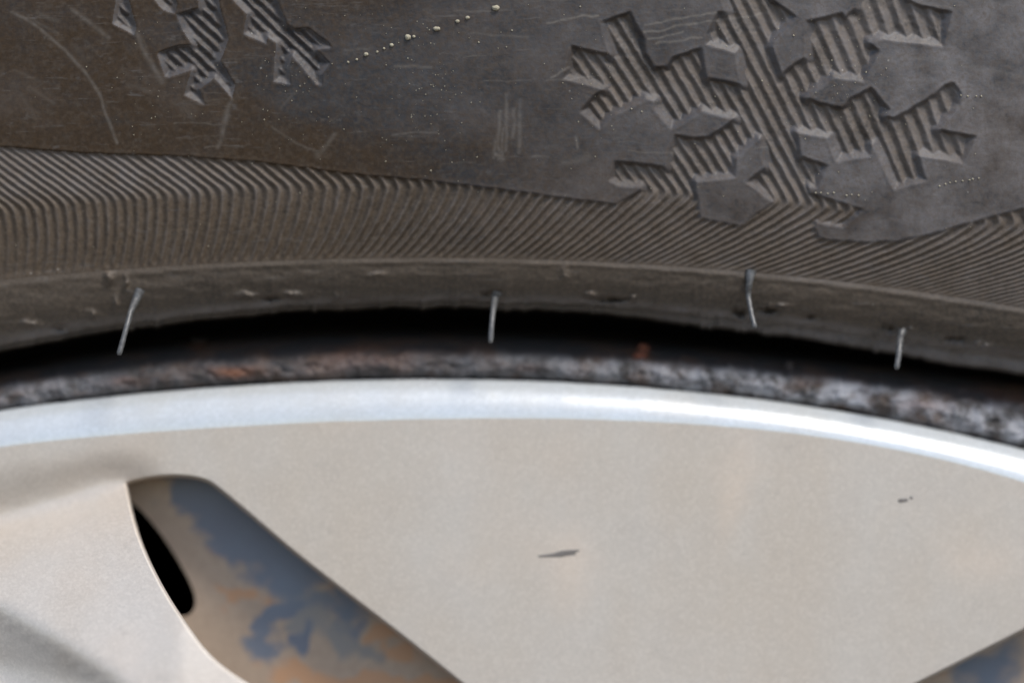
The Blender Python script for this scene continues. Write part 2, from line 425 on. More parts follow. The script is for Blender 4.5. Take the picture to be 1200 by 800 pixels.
def relief(X, Y):
    """moulded relief of the sidewall; returns height, recess mask id, phase"""
    d = y_rib(X) - Y
    n1 = (fbm(X / 9, Y / 9, 3, 3) - .5)
    wx = X + 2.2 * (fbm(X / 14, Y / 14, 11, 3) - .5); wy = Y + 2.2 * (fbm(X / 14, Y / 14, 12, 3) - .5)
    h = 1.2 * (fbm(X / 60, Y / 60, 5, 3) - .5) + 0.35 * n1 + .16 * (fbm(X / 3.2, Y / 2.6, 8, 2) - .5)
    ids = np.zeros(X.shape, int)
    inr = inside(RECESS, wx, wy) & ~inside(ISLAND, wx, wy)
    w1, d1 = wall_height(RECESS, wx, wy, .74, 2.4); w2, d2 = wall_height(ISLAND, wx, wy, .74, 2.4, False)
    dist = np.minimum(d1, d2); wallh = np.minimum(w1, w2)
    ph = bil(PH, X, Y) + 0.16 * n1 + 0.10 * (fbm(X / 40, Y / 40, 9, 2) - .5)
    flake = sstep(246, 206, Y) * sstep(640, 665, X)
    depth = 4.3 + 3.7 * flake
    grit = .7 * (fbm(X / 2.6, Y / 2.6, 23, 2) - .5)
    amp = (4.4 - 0.2 * flake) * (0.80 + 0.45 * fbm(X / 22, Y / 22, 21, 2)) * (1 - .22 * sstep(420, 100, X) - .40 * sstep(140, 10, X) * sstep(250, 300, Y))
    fade = sstep(-1, 9, d + 5 * n1)
    floor = (-depth + amp * ridge(ph) + grit * (.7 + .6 * flake)) * fade - 2.2 * (1 - fade)
    wall = -wallh * (1 + .3 * n1) + grit * .5 * flake
    hr = np.maximum(floor, wall * np.where(fade > .5, 1, 1))
    h = np.where(inr, h * .4 + hr, h)
    ids[inr] = 1
    # raised thin lip where the smooth skin meets the recess
    lipz = np.exp(-((dist - 2.0) / 1.7) ** 2) * (~inr) * .3
    h = h + lipz
    ph2 = (X - 1.05 * (Y - 50)) / 15.5 + 0.22 * n1
    for k, pg in enumerate(LEFT_FLAKE):
        m = inside(pg, wx, wy)
        wl_, dd = wall_height(pg, wx, wy, .62, 1.9)
        fl = -6.8 + 4.4 * ridge(ph2) * (0.6 + .8 * fbm(X / 20, Y / 20, 31, 2)) + grit
        h = np.where(m, h * .4 + np.maximum(fl, -wl_), h)
        h = h + np.exp(-((dd - 2.0) / 1.8) ** 2) * (~m) * .4 * (dd < 8)
        ids[m] = 2 + k
        ph = np.where(m, ph2, ph)
        dist = np.where(m, dd, dist)
        inr = inr | m
        wallm = -wl_
        wall = np.where(m, wallm, wall); floor = np.where(m, fl, floor)
    iswall = inr & (wall > floor)
    return h, ids, ph, iswall, d

def zt_side(px, py):
    X = np.atleast_1d(np.asarray(px, float)); Y = np.atleast_1d(np.asarray(py, float))
    h, _, _, _, d = relief(X, Y)
    return g_base(d) + h

STEP = 1.0
cols = np.arange(-60, 1260 + STEP, STEP)
rows_d = np.arange(0, 424, STEP)
Xg, Dg = np.meshgrid(cols, rows_d)
Yg = y_rib(Xg) - Dg
H, IDS, PHS, ISW, _ = relief(Xg, Yg)
for _ in range(2):                                  # worn, rounded edges
    Hp = np.pad(H, 1, mode='edge')
    Hv = (Hp[:-2] + 2 * Hp[1:-1] + Hp[2:]) / 4
    H = (Hv[:, :-2] + 2 * Hv[:, 1:-1] + Hv[:, 2:]) / 4
ZT = g_base(Dg) + H
P = w3(Xg, Yg, ZT)
N = grid_normals(P)
UVg = np.stack([Xg / 100, Yg / 100], -1)

# dirt and scuffs with shapes of their own
dust = 0.50 + 0.42 * sstep(520, 40, Xg) - 0.40 * sstep(560, 900, Xg) * sstep(240, 150, Yg)
dust += 0.30 * np.exp(-((Yg - (150 + 0.06 * Xg)) / 40) ** 2) * sstep(650, 200, Xg)
dust -= 0.55 * np.exp(-(((Xg - 470) / 130) ** 2 + ((Yg - 95) / 60) ** 2))
dust -= 0.35 * np.exp(-(((Xg - 330) / 70) ** 2 + ((Yg - 110) / 35) ** 2))
dust += 1.0 * np.exp(-(((Xg - 1170) / 60) ** 2 + ((Yg - 170) / 45) ** 2))
dust += 0.9 * (fbm(Xg / 90, Yg / 40, 41, 4) - .5)
scuff = np.zeros_like(Xg)
def stroke(pts, width, amount, seed=1):
    global scuff
    wob = 5.0 * (fbm(Xg / 18, Yg / 18, seed, 2) - .5)
    dd = edge_dist(np.array(pts, float), Xg + wob, Yg + wob, closed=False)
    if width > 2: width, amount = width * .7, amount * .85
    a = np.exp(-(dd / width) ** 2) * amount * (0.35 + 1.1 * fbm(Xg / 5, Yg / 5, seed + 3, 3))
    scuff = np.maximum(scuff, a)
stroke([(15, 15), (40, 28), (75, 58), (100, 85), (117, 110), (124, 135), (138, 168)], 3.0, .42, 2)
stroke([(85, 12), (110, 30), (128, 45)], 4, .35, 4)
stroke([(160, 38), (172, 66), (190, 96)], 5, .35, 5)
stroke([(272, 118), (262, 148), (256, 172)], 5, .34, 6)
stroke([(320, 150), (350, 170), (372, 178)], 2.5, .25, 7)
stroke([(372, 182), (392, 158)], 5, .3, 8)
stroke([(332, 128), (345, 105)], 4, .25, 9)
for k, (x, y0, y1) in enumerate([(583, 130, 185), (592, 112, 176), (600, 128, 160), (608, 118, 178), (587, 150, 188), (578, 165, 184)]):
    stroke([(x + 3, y0), (x, y1)], 3.4, .36, 20 + k)
stroke([(580, 180), (590, 187)], 4, .5, 33)
stroke([(674, 160), (677, 174)], 3, .5, 34)
stroke([(658, 192), (690, 184)], 7, .25, 35)
for k, (a, b_) in enumerate([((755, 38), (900, 14)), ((760, 46), (800, 37)), ((756, 30), (840, 16)), ((770, 52), (822, 44)), ((700, 18), (640, 26)), ((645, 90), (668, 80))]):
    stroke([a, b_], 1.5, .5, 40 + k)
stroke([(1010, 66), (1080, 68), (1150, 80), (1205, 92)], 5, .22, 50)
stroke([(630, 60), (560, 84)], 6, .12, 51)
for k in range(34):
    x0 = rng.uniform(200, 1230); y0 = rng.uniform(-20, 200); L = rng.uniform(15, 70); sl = rng.normal(-0.03, .06)
    stroke([(x0, y0), (x0 + L, y0 + sl * L)], rng.uniform(.6, 1.6), rng.uniform(.10, .34), 60 + k)
for k in range(14):
    x0 = rng.uniform(0, 260); y0 = rng.uniform(10, 150); L = rng.uniform(8, 40); a = rng.uniform(0.2, 1.2)
    stroke([(x0, y0), (x0 + L * math.cos(a), y0 + L * math.sin(a))], rng.uniform(2, 6), rng.uniform(.08, .2), 120 + k)
# faint dust flecks at random; further down, lit rib crests are painted pale
scuff = np.maximum(scuff, 0.10 * np.clip(fbm(Xg / 4, Yg / 4, 77, 2) * 2.2 - 1.0, 0, 1))
pale = 0.0 + 0.9 * sstep(330, 1150, Xg) + 0.5 * (fbm(Xg / 110, Yg / 60, 43, 4) - .5) - .25 * sstep(260, 330, Yg)  # grey dust film that also paints in the brighter sheen at right
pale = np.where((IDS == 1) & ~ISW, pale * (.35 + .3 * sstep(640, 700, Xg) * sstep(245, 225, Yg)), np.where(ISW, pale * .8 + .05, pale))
pale = pale + .42 * (IDS == 1) * sstep(245, 215, Yg) * sstep(420, 150, Xg)
pale = np.where(IDS >= 2, np.maximum(pale, .15) + .35 * ISW, pale)
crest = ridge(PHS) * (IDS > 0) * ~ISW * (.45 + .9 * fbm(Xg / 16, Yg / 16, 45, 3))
pale = pale + .28 * sstep(.45, 1.0, crest) * (IDS == 1)  # light catching the rib crests, put into the colour
pale = np.clip(pale, 0, 1); dust = np.where((IDS == 1) & ~ISW, dust + .35 * sstep(700, 900, Xg), np.where(IDS >= 2, dust - .5, dust))
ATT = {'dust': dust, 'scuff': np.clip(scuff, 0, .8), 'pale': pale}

fcent = lambda a: a[:-1, :-1]
fid = fcent(IDS)
rib_mask = (fid > 0) & ~fcent(ISW)
# which moulding does each face belong to: 1 band, 2 right snowflake, 3 left snowflake
yc = fcent(Yg); xc = fcent(Xg)
elbow = np.interp(xc, _u, _uye)
region = np.where(fid == 0, 0, np.where(fid >= 2, 3, np.where((yc < elbow) & (xc > 690) & (xc < 1160), 2, 1)))
lab = np.where(rib_mask, region * 10000 + np.floor(fcent(PHS) + .47).astype(int), -1)
# connected pieces: label spreading
comp = np.arange(lab.size).reshape(lab.shape)
comp = np.where(lab >= 0, comp, -1)
for it in range(2000):
    old = comp
    c = comp.copy()
    for ax in (0, 1):
        same = (np.take(lab, range(1, lab.shape[ax]), ax) == np.take(lab, range(lab.shape[ax] - 1), ax))
        lo = [slice(None)] * 2; hi = [slice(None)] * 2
        lo[ax] = slice(0, -1); hi[ax] = slice(1, None); lo, hi = tuple(lo), tuple(hi)
        a = np.where(same, np.maximum(c[lo], c[hi]), c[lo]); c[lo] = a
        b_ = np.where(same, np.maximum(c[lo], c[hi]), c[hi]); c[hi] = b_
    comp = np.where(lab >= 0, c, -1)
    if np.array_equal(comp, old): break
ids_, counts = np.unique(comp[comp >= 0], return_counts=True)
big_ids = ids_[counts >= 70]
order = np.argsort(comp.ravel(), kind='stable'); sorted_c = comp.ravel()[order]
done = np.zeros(lab.shape, bool)
emblems = {}
em_mask = {r: (region == r) for r in (2, 3)}
pieces = []
for cid in big_ids:
    a, b_ = np.searchsorted(sorted_c, [cid, cid + 1])
    m = np.zeros(lab.size, bool); m[order[a:b_]] = True; m = m.reshape(lab.shape)
    pieces.append((int(region.ravel()[order[a]]), m)); done |= m
for r, lb in ((2, 'crisp snowflake with deep parallel ridges'), (3, 'worn snowflake cut off by the top of the view')):
    o = grid_part('snowflake_emblem', P, M_WALL, TYRE, em_mask[r] & ~done, N, UVg, ATT)
    o['label'] = lb
    emblems[r] = o
for r, m in pieces:
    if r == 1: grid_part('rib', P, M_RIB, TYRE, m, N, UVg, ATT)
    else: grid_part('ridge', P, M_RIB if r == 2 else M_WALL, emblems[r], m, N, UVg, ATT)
SIDE = grid_part('sidewall', P, M_WALL, TYRE, ~done & ~em_mask[2] & ~em_mask[3], N, UVg, ATT)

# the rest of the sidewall, round the wheel and up over the shoulder
ccols = np.concatenate([np.arange(-60, 1261, 30.0)])
dr = np.concatenate([np.arange(0, 421, 20.0), [423]])
Pf, UVf, C = ring_grid(ccols, y_rib(ccols)[None, :] - dr[:, None], np.broadcast_to(g_base(dr)[:, None], (len(dr), len(ccols))))
grid_part('outer_sidewall', Pf[:, C - 1:], M_WALL, TYRE, None, None, UVf[:, C - 1:])
prof = [(423, g_base(423)), (520, 92), (700, 105), (900, 96), (1100, 60), (1250, -10), (1360, -110), (1420, -230), (1450, -420)]
Pu, UVu, C = ring_grid(ccols, np.array([y_rib(ccols) - d for d, z in prof]), np.array([np.full(len(ccols), z) for d, z in prof]))
grid_part('shoulder', Pu, M_WALL, TYRE, None, None, UVu)
prof = [(1450, -420), (1475, -900), (1485, -1500), (1475, -2300), (1440, -2900), (1300, -3150), (800, -3250), (100, -3150)]
Pu, UVu, C = ring_grid(ccols, np.array([y_rib(ccols) - d for d, z in prof]), np.array([np.full(len(ccols), z * .98) for d, z in prof]), 170)
grid_part('tread', Pu, M_DARK, TYRE, None, None, UVu)

# smooth strip above the bead, its chamfer and the bead running in behind the rim flange
dc = np.arange(-60, 1261, 1.5)
yr, y1, y2 = y_rib(dc), y_lip1(dc), y_lip2(dc)
nz = lambda f, sd, o=3: fbm(dc / f, np.zeros_like(dc) + sd, sd, o) - .5
ragged = 3.4 * nz(14, 51) + 4.0 * nz(60, 52) + 4.5 * np.clip(nz(9, 53) - .16, 0, 1) * 3
y1 = y1 + ragged * 0.7; y2 = np.maximum(y2 + ragged, y1 + 3.5)
rows_y, rows_z = [], []
NICKS = [(716, 351, 20, 2.6, -9), (692, 346, 8, 3, 6), (742, 350, 5, 3.5, 7), (866, 366, 9, 5, -9), (845, 372, 5, 4, 6), (915, 358, 12, 3, 5), (900, 364, 14, 3, -6), (950, 372, 12, 3, -5),
         (290, 346, 16, 3.5, 6), (345, 346, 14, 3.5, 6), (318, 350, 10, 2.5, -6), (395, 349, 6, 4, 6), (36, 380, 16, 4, 6), (108, 369, 8, 5, 6), (70, 385, 12, 4, -6), (136, 356, 4, 9, 5),
         (148, 333, 3, 8, 5), (128, 326, 5, 7, 5), (1040, 384, 8, 4, -7), (1150, 405, 14, 3.5, 6), (1120, 398, 14, 3, -6), (440, 322, 12, 3, 3), (662, 323, 5, 8, 3), (570, 345, 6, 3, -6)]
ts = np.linspace(0, 1, 34)
for t in ts[::-1]:
    y = yr + (y1 - yr) * t
    z = 23.8 - 9 * t - 25 * t ** 3 + 1.2 * np.exp(-((t - .10) / .06) ** 2)
    bump = 2.2 * (fbm(dc / 26, y / 7, 61, 4) - .5) * sstep(0, .15, t) * (1 + 1.8 * sstep(.6, 1, t))
    bump += 3.2 * np.clip(fbm(dc / 11, y / 5, 64, 3) - .62, 0, 1) * 3 * sstep(.55, .8, t)
    for nx, ny, rx, ry, a in NICKS:
        wob = 4 * (fbm(dc / 7, y / 7, 66, 2) - .5)
        bump = bump + a * (1.7 if a < 0 else 1.1) * (.5 + 1.0 * fbm(dc / 5, y / 4, 67, 2)) * np.exp(-((dc + wob - nx) / rx) ** 2 - ((y + wob - ny) / ry) ** 2)
    rows_y.append(y); rows_z.append(z + bump * (t > 0))
strip_rows = (np.array(rows_y), np.array(rows_z))
Ps, UVs, C = ring_grid(dc, *strip_rows)
ucol = np.concatenate([dc, np.zeros(Ps.shape[1] - len(dc))])
sp_t = np.linspace(1, 0, 34)[:, None]
strip_pale = np.clip(.75 * np.exp(-((sp_t - .93) / .09) ** 2) * (.3 + 1.2 * fbm(ucol / 70, ucol * 0 + 5, 73, 3))[None, :] + .25 * np.exp(-(sp_t / .10) ** 2) * sstep(550, 1000, ucol)[None, :], 0, 1)
stripdust = np.broadcast_to((0.25 + 0.5 * (fbm(ucol / 120, ucol * 0 + 2, 71, 3) - .5))[None, :], Ps.shape[:2]) + np.linspace(0.0, 0.3, 34)[:, None]
grid_part('bead_strip', Ps, M_STRIP, TYRE, None, None, UVs, {'dust': stripdust + .25 * sstep(.2, 0, sp_t), 'scuff': np.zeros(Ps.shape[:2]), 'pale': strip_pale})
b0 = rows_z[0]
ch = [(y2 + 3, b0 - 32 + 0 * dc), (y2 + 1, b0 - 18), (y2, b0 - 12 + 1.5 * nz(8, 54)), (y1 + 2 + (y2 - y1) * .75, b0 - 9 + 1.5 * nz(11, 56)), (y1 + 2 + (y2 - y1) * .3, b0 - 8 + 1.5 * nz(14, 57)), (y1 + 1.6, b0 - 7), (y1 + .6, b0 - 3), (y1, b0)]
Pc, UVc, C = ring_grid(dc, np.array([a for a, z in ch]), np.array([z for a, z in ch]))
grid_part('bead_chamfer', Pc, M_STRIP, TYRE, None, None, UVc, {'dust': np.zeros(Pc.shape[:2]) - .3, 'scuff': np.zeros(Pc.shape[:2]), 'pale': np.broadcast_to((.75 * sstep(640, 1000, ucol) * (ucol > 0))[None, :], Pc.shape[:2])})
bd = [(y2 + 130, -330), (y2 + 80, -310), (y2 + 30, -260), (y2 + 8, -180), (y2 + 1, -90), (y2 + 3, None)]
Pb, UVb, C = ring_grid(dc, np.array([a for a, z in bd]), np.array([(b0 - 32) if z is None else np.full(len(dc), z) for a, z in bd]))
grid_part('bead', Pb, M_DARK, TYRE, None, None, UVb)

def zt_strip(px, py):
    t = np.clip((py - y_rib(px)) / (y_lip1(px) - y_rib(px)), 0, 1)
    return float(23.8 - 9 * t - 25 * t ** 3)

def tube(name, pts, radii, mat, parent, sides=10, sub=6, attrs=None):
    p = np.array(pts, float); r = np.array(radii, float)
    # Catmull-Rom
    out, rr = [], []
    q = np.vstack([2 * p[0] - p[1], p, 2 * p[-1] - p[-2]])
    for i in range(len(p) - 1):
        for t in np.linspace(0, 1, sub, endpoint=False):
            a, b_, c, d_ = q[i:i + 4]
            out.append(.5 * ((2 * b_) + (c - a) * t + (2 * a - 5 * b_ + 4 * c - d_) * t * t + (3 * b_ - a - 3 * c + d_) * t ** 3))
            rr.append(r[i] * (1 - t) + r[i + 1] * t)
    out.append(p[-1]); rr.append(r[-1])
    out = np.array(out); rr = np.array(rr) * (1 + .12 * (rng.random(len(rr)) - .5))
    # rounded tip
    tdir = out[-1] - out[-2]; tdir /= np.linalg.norm(tdir)
    for k, f in ((.5, .85), (.85, .5), (1.0, .08)):
        out = np.vstack([out, out[len(out) - 1 if k == .5 else -1] * 0 + p[-1] + tdir * rr[len(rr) - 1] * 0 + tdir * r[-1] * S * k]); rr = np.append(rr, r[-1] * f)
    tang = np.gradient(out, axis=0); tang /= np.linalg.norm(tang, axis=1, keepdims=True)
    up = np.array([0, 1.0, 0]); V = []
    for c, t, ra in zip(out, tang, rr):
        a = np.cross(t, up); a /= max(np.linalg.norm(a), 1e-9); b_ = np.cross(t, a)
        for k in range(sides):
            an = 2 * math.pi * k / sides
            V.append(c + ra * S * (math.cos(an) * a + math.sin(an) * b_))
    n = len(out); L = []
    for i in range(n - 1):
        for k in range(sides):
            k2 = (k + 1) % sides
            L += [i * sides + k, (i + 1) * sides + k, (i + 1) * sides + k2, i * sides + k2]
    starts = list(range(0, len(L), 4))
    starts.append(len(L)); L += [(n - 1) * sides + k for k in range(sides)]
    o = raw_mesh(name, np.array(V), L, starts, mat, parent)
    return o

SPEWS = [
  ([(164, 340, -4), (159, 352, 6), (153, 366, 22), (147, 388, 34), (140, 413, 42)], [5.5, 4.4, 3.4, 3.2, 3.3]),
  ([(583, 341, -4), (580, 350, 8), (578, 364, 24), (576, 382, 34), (575, 399, 38)], [5.0, 4.0, 3.4, 3.3, 3.3]),
  ([(880, 318, 0), (878, 332, 7), (877, 346, 9), (880, 364, 14), (884, 382, 22)], [5.4, 4.0, 3.4, 3.0, 3.4]),
  ([(1059, 385, -4), (1056, 392, 10), (1054, 405, 22), (1053, 417, 28), (1051, 430, 33)], [4.5, 4.2, 4.0, 3.8, 3.4])]
for pts, rad in SPEWS:
    w = [w3(x, y, zt_strip(x, y) + z if z < 12 else zt_strip(pts[1][0], pts[1][1]) + z) for x, y, z in pts]
    tube('vent_spew', w, [q_ * (1.25 if k_ == 0 else .98) for k_, q_ in enumerate(rad)], M_SPEW, TYRE)

def crumb(name, px, py, zt, rx, ry, rz, mat, parent, seed):
    r = np.random.default_rng(seed); V = []; L = []; starts = []
    nu, nv = 10, 6
    for j in range(nv + 1):
        th = math.pi * j / nv
        for i in range(nu):
            a = 2 * math.pi * i / nu; k = 1 + .5 * (r.random() - .5)
            V.append(w3(px + rx * k * math.sin(th) * math.cos(a), py + ry * k * math.sin(th) * math.sin(a), zt + rz * k * math.cos(th)))
    for j in range(nv):
        for i in range(nu):
            i2 = (i + 1) % nu
            starts.append(len(L)); L += [j * nu + i, (j + 1) * nu + i, (j + 1) * nu + i2, j * nu + i2]
    return raw_mesh(name, np.array(V), L, starts, mat, parent)

# ------------------------------------------------------------------ STEEL WHEEL
WHEEL = empty('steel_wheel', 'rusty dusty steel wheel rim showing between the tyre bead and silver hubcap', 'wheel', (0, 0, 0))
fc = np.arange(-60, 1261, 1.5)
ft, fb = y_ftop(fc), y_hub(fc)
fl = [(-.9, -330), (-.85, -260), (-.72, -200), (-.55, -120), (-.40, -84), (-.28, -70), (-.17, -60), (-.08, -53), (0, -47), (.08, -41), (.16, -36), (.25, -32), (.35, -29), (.45, -27), (.55, -26), (.65, -26),
      (.75, -27), (.85, -30), (.95, -36), (1.03, -46), (1.10, -60), (1.2, -84), (1.4, -120), (1.6, -200)]
q = np.array([f[0] for f in fl])[::-1]; zq = np.array([f[1] for f in fl])[::-1]
qq = np.interp(np.linspace(0, 1, 70), np.linspace(0, 1, len(q)), q); zz = np.interp(np.linspace(0, 1, 70), np.linspace(0, 1, len(q)), zq)
Yf = ft[None, :] + (fb - ft)[None, :] * qq[:, None]
lump = 11 * (fbm(fc[None, :] / 19, Yf / 11, 81, 3) - .5) + 3 * (fbm(fc[None, :] / 6, Yf / 5, 85, 2) - .5)
vis = sstep(-.5, .0, qq)[:, None] * sstep(1.4, 1.0, qq)[:, None]
Zf = zz[:, None] + lump * vis
Yf2 = Yf - 4 * (fbm(fc / 15, fc * 0, 88, 3) - .5)[None, :] * vis - 5 * np.clip(fbm(fc / 8, fc * 0 + 3, 89, 2) - .6, 0, 1)[None, :] * vis
Pfl, UVfl, C = ring_grid(fc, Yf2, Zf)
Xf = np.broadcast_to(fc[None, :], Yf.shape)
pad = lambda a: np.concatenate([a, np.full((a.shape[0], Pfl.shape[1] - a.shape[1]), .5)], 1)
dust_lit = sstep(-.08, .32, qq)[:, None] * (0.16 + 0.72 * sstep(430, 1000, Xf) + 0.42 * sstep(170, 20, Xf)) * sstep(1.15, .85, qq)[:, None]  # dust cover that also paints in the flange's lit face and right end
dust_lit = dust_lit * (0.55 + 0.9 * fbm(Xf / 45, Yf / 25, 91, 3))
fr = np.zeros_like(Yf)
for x, y, rx, ry, a in [(232, 402, 12, 7, 1), (752, 411, 12, 9, 1), (275, 436, 30, 7, .9), (150, 447, 22, 6, .4), (430, 420, 60, 16, .35), (1190, 455, 60, 16, .5), (1080, 475, 40, 8, .35), (940, 452, 20, 6, .3), (620, 432, 20, 5, .3)]:
    fr = np.maximum(fr, a * np.exp(-((Xf - x) / rx) ** 2 - ((Yf - y) / ry) ** 2))
grid_part('rim_flange', Pfl, M_FLANGE, WHEEL, None, None, UVfl, {'dust': pad(dust_lit), 'rust': pad(fr)})
def flange_zt(x, y):
    qv = (y - float(y_ftop(x))) / (float(y_hub(x)) - float(y_ftop(x)))
    return float(np.interp(qv, [f[0] for f in fl], [f[1] for f in fl]))
for k, (x, y, rx, ry) in enumerate([(753, 409, 7, 6), (749, 417, 9, 4), (232, 401, 9, 4), (925, 430, 5, 7)]):
    crumb('rust_flake' if k < 3 else 'dirt_flake', x, y, flange_zt(x, y) + 4, rx, ry, 4, M_RUST if k < 2 else M_FLANGE, WHEEL, 300 + k)

# ------------------------------------------------------------------ HUBCAP
HUB = empty('hubcap', 'silver plastic hubcap with bright rolled edge and slanted openings', 'hubcap', (0, 0, 0))
ho, hi = y_hub(fc), y_bev(fc)
bp = [(1.0, 0.0)]
for t_ in np.linspace(.985, .06, 26):
    tilt = math.radians(3 + 48 * (1 - t_) ** 1.0)
    bp.append((t_, bp[-1][1] - 46 * (bp[-1][0] - t_) * math.tan(tilt)))
bz = bp[-1][1]
bp += [(.03, bz - 4), (.008, bz - 9), (0, bz - 16), (.02, bz - 34), (.10, bz - 56)]
Yb = np.array([ho + (hi - ho) * t for t, z in bp]); Zb = np.array([np.full(len(fc), z) for t, z in bp])
Yb = Yb + 0.8 * (fbm(fc / 30, fc * 0, 95, 3) - .5)[None, :]
Pe, UVe, C = ring_grid(fc, Yb, Zb)
grid_part('rolled_edge', Pe, M_EDGE, HUB, None, None, UVe)
# outer boundary of the face, back on the measuring grid
loop = Pe[0, :-1]
out_px = np.stack([(loop[:, 0] - XC) / S + 600, 400 - (loop[:, 2] - ZC) / S], -1)
keep = [0]
for i in range(1, len(out_px)):
    if np.hypot(*(out_px[i] - out_px[keep[-1]])) > .9: keep.append(i)
out_px = out_px[keep]

def chaikin(p, n=2):
    p = np.array(p, float)
    for _ in range(n):
        nx = np.roll(p, -1, 0)
        p = np.stack([.75 * p + .25 * nx, .25 * p + .75 * nx], 1).reshape(-1, 2)
    return p
OPEN0 = [(145,563),(146,572),(151,598),(160,630),(174,663),(192,697),(212,728),(238,764),(262,786),(300,810),(420,888),(560,985),(650,1015),(705,1000),(712,950),(640,877),(545,800),(480,748),(420,702),(350,648),(300,605),(262,573),(246,561),(228,556),(200,554),(170,557)]
HOLE0 = [(140,575),(152,586),(170,602),(192,630),(211,660),(225,686),(230,704),(226,717),(215,723),(198,716),(170,690),(140,650),(120,610),(122,585)]
OPEN0, HOLE0 = chaikin(OPEN0), chaikin(HOLE0)
AX = math.radians(5.53)
def rot(p, a):
    c, s_ = math.cos(a), math.sin(a); q_ = np.asarray(p) - WC
    return np.stack([q_[:, 0] * c - q_[:, 1] * s_, q_[:, 0] * s_ + q_[:, 1] * c], -1) + WC
def mirror(p):
    q_ = rot(p, -AX) ; q_ = np.stack([2 * WC[0] - q_[:, 0], q_[:, 1]], -1)
    return rot(q_, AX)[::-1]
NP = 7
openings = []; vents = []
for k in range(NP):
    a = 2 * math.pi * k / NP
    openings += [rot(OPEN0, a), rot(mirror(OPEN0), a)]
    vents += [rot(HOLE0, a), rot(mirror(HOLE0), a)]

VAL = np.array([(-260, 665), (0, 606), (80, 583), (145, 562), (210, 540)], float)
RDG = np.array([(-260, 640), (-60, 690), (0, 712), (70, 752), (150, 805), (260, 880)], float)
def hub_z(px, py):
    px = np.asarray(px, float); py = np.asarray(py, float)
    # the spoke facets sit between pairs of openings: fold the wheel onto one repeat, mirrored
    qx, qy = px - WC[0], py - WC[1]
    th = np.arctan2(qx, -qy); r = np.hypot(qx, qy)
    per = 2 * math.pi / NP
    t = (th - AX + per / 2) % per - per / 2
    t = AX - np.abs(t)
    X, Y = WC[0] + r * np.sin(t), WC[1] - r * np.cos(t)
    yv = np.interp(X, VAL[:, 0], VAL[:, 1]); yr_ = np.interp(X, RDG[:, 0], RDG[:, 1])
    dv = Y - yv
    w = sstep(-15, -70, (X - 240) * .62 - (Y - 562) * .785)
    low = sstep(1500, 900, Y)
    dip = -13 * np.exp(-(dv / 34) ** 2)
    dd_ = np.clip(dv, 0, None)
    rise = 0.86 * dd_ * sstep(-6, 22, dv) - 0.0008 * dd_ ** 2
    dr_ = Y - yr_
    yt = np.interp(X, [-260, 0, 150, 260], [745, 779, 803, 900])
    rise = rise - 0.75 * np.clip(dr_, 0, 90) - 5 * sstep(0, 14, dr_) + .5 * np.clip(Y - yt, 0, 60)
    dome = 0.000012 * (2950 - r) * np.clip(2950 - r, 0, None)
    return (dip + rise) * w * low * sstep(3072, 3035, r) + np.minimum(dome, 60) - 0 * r

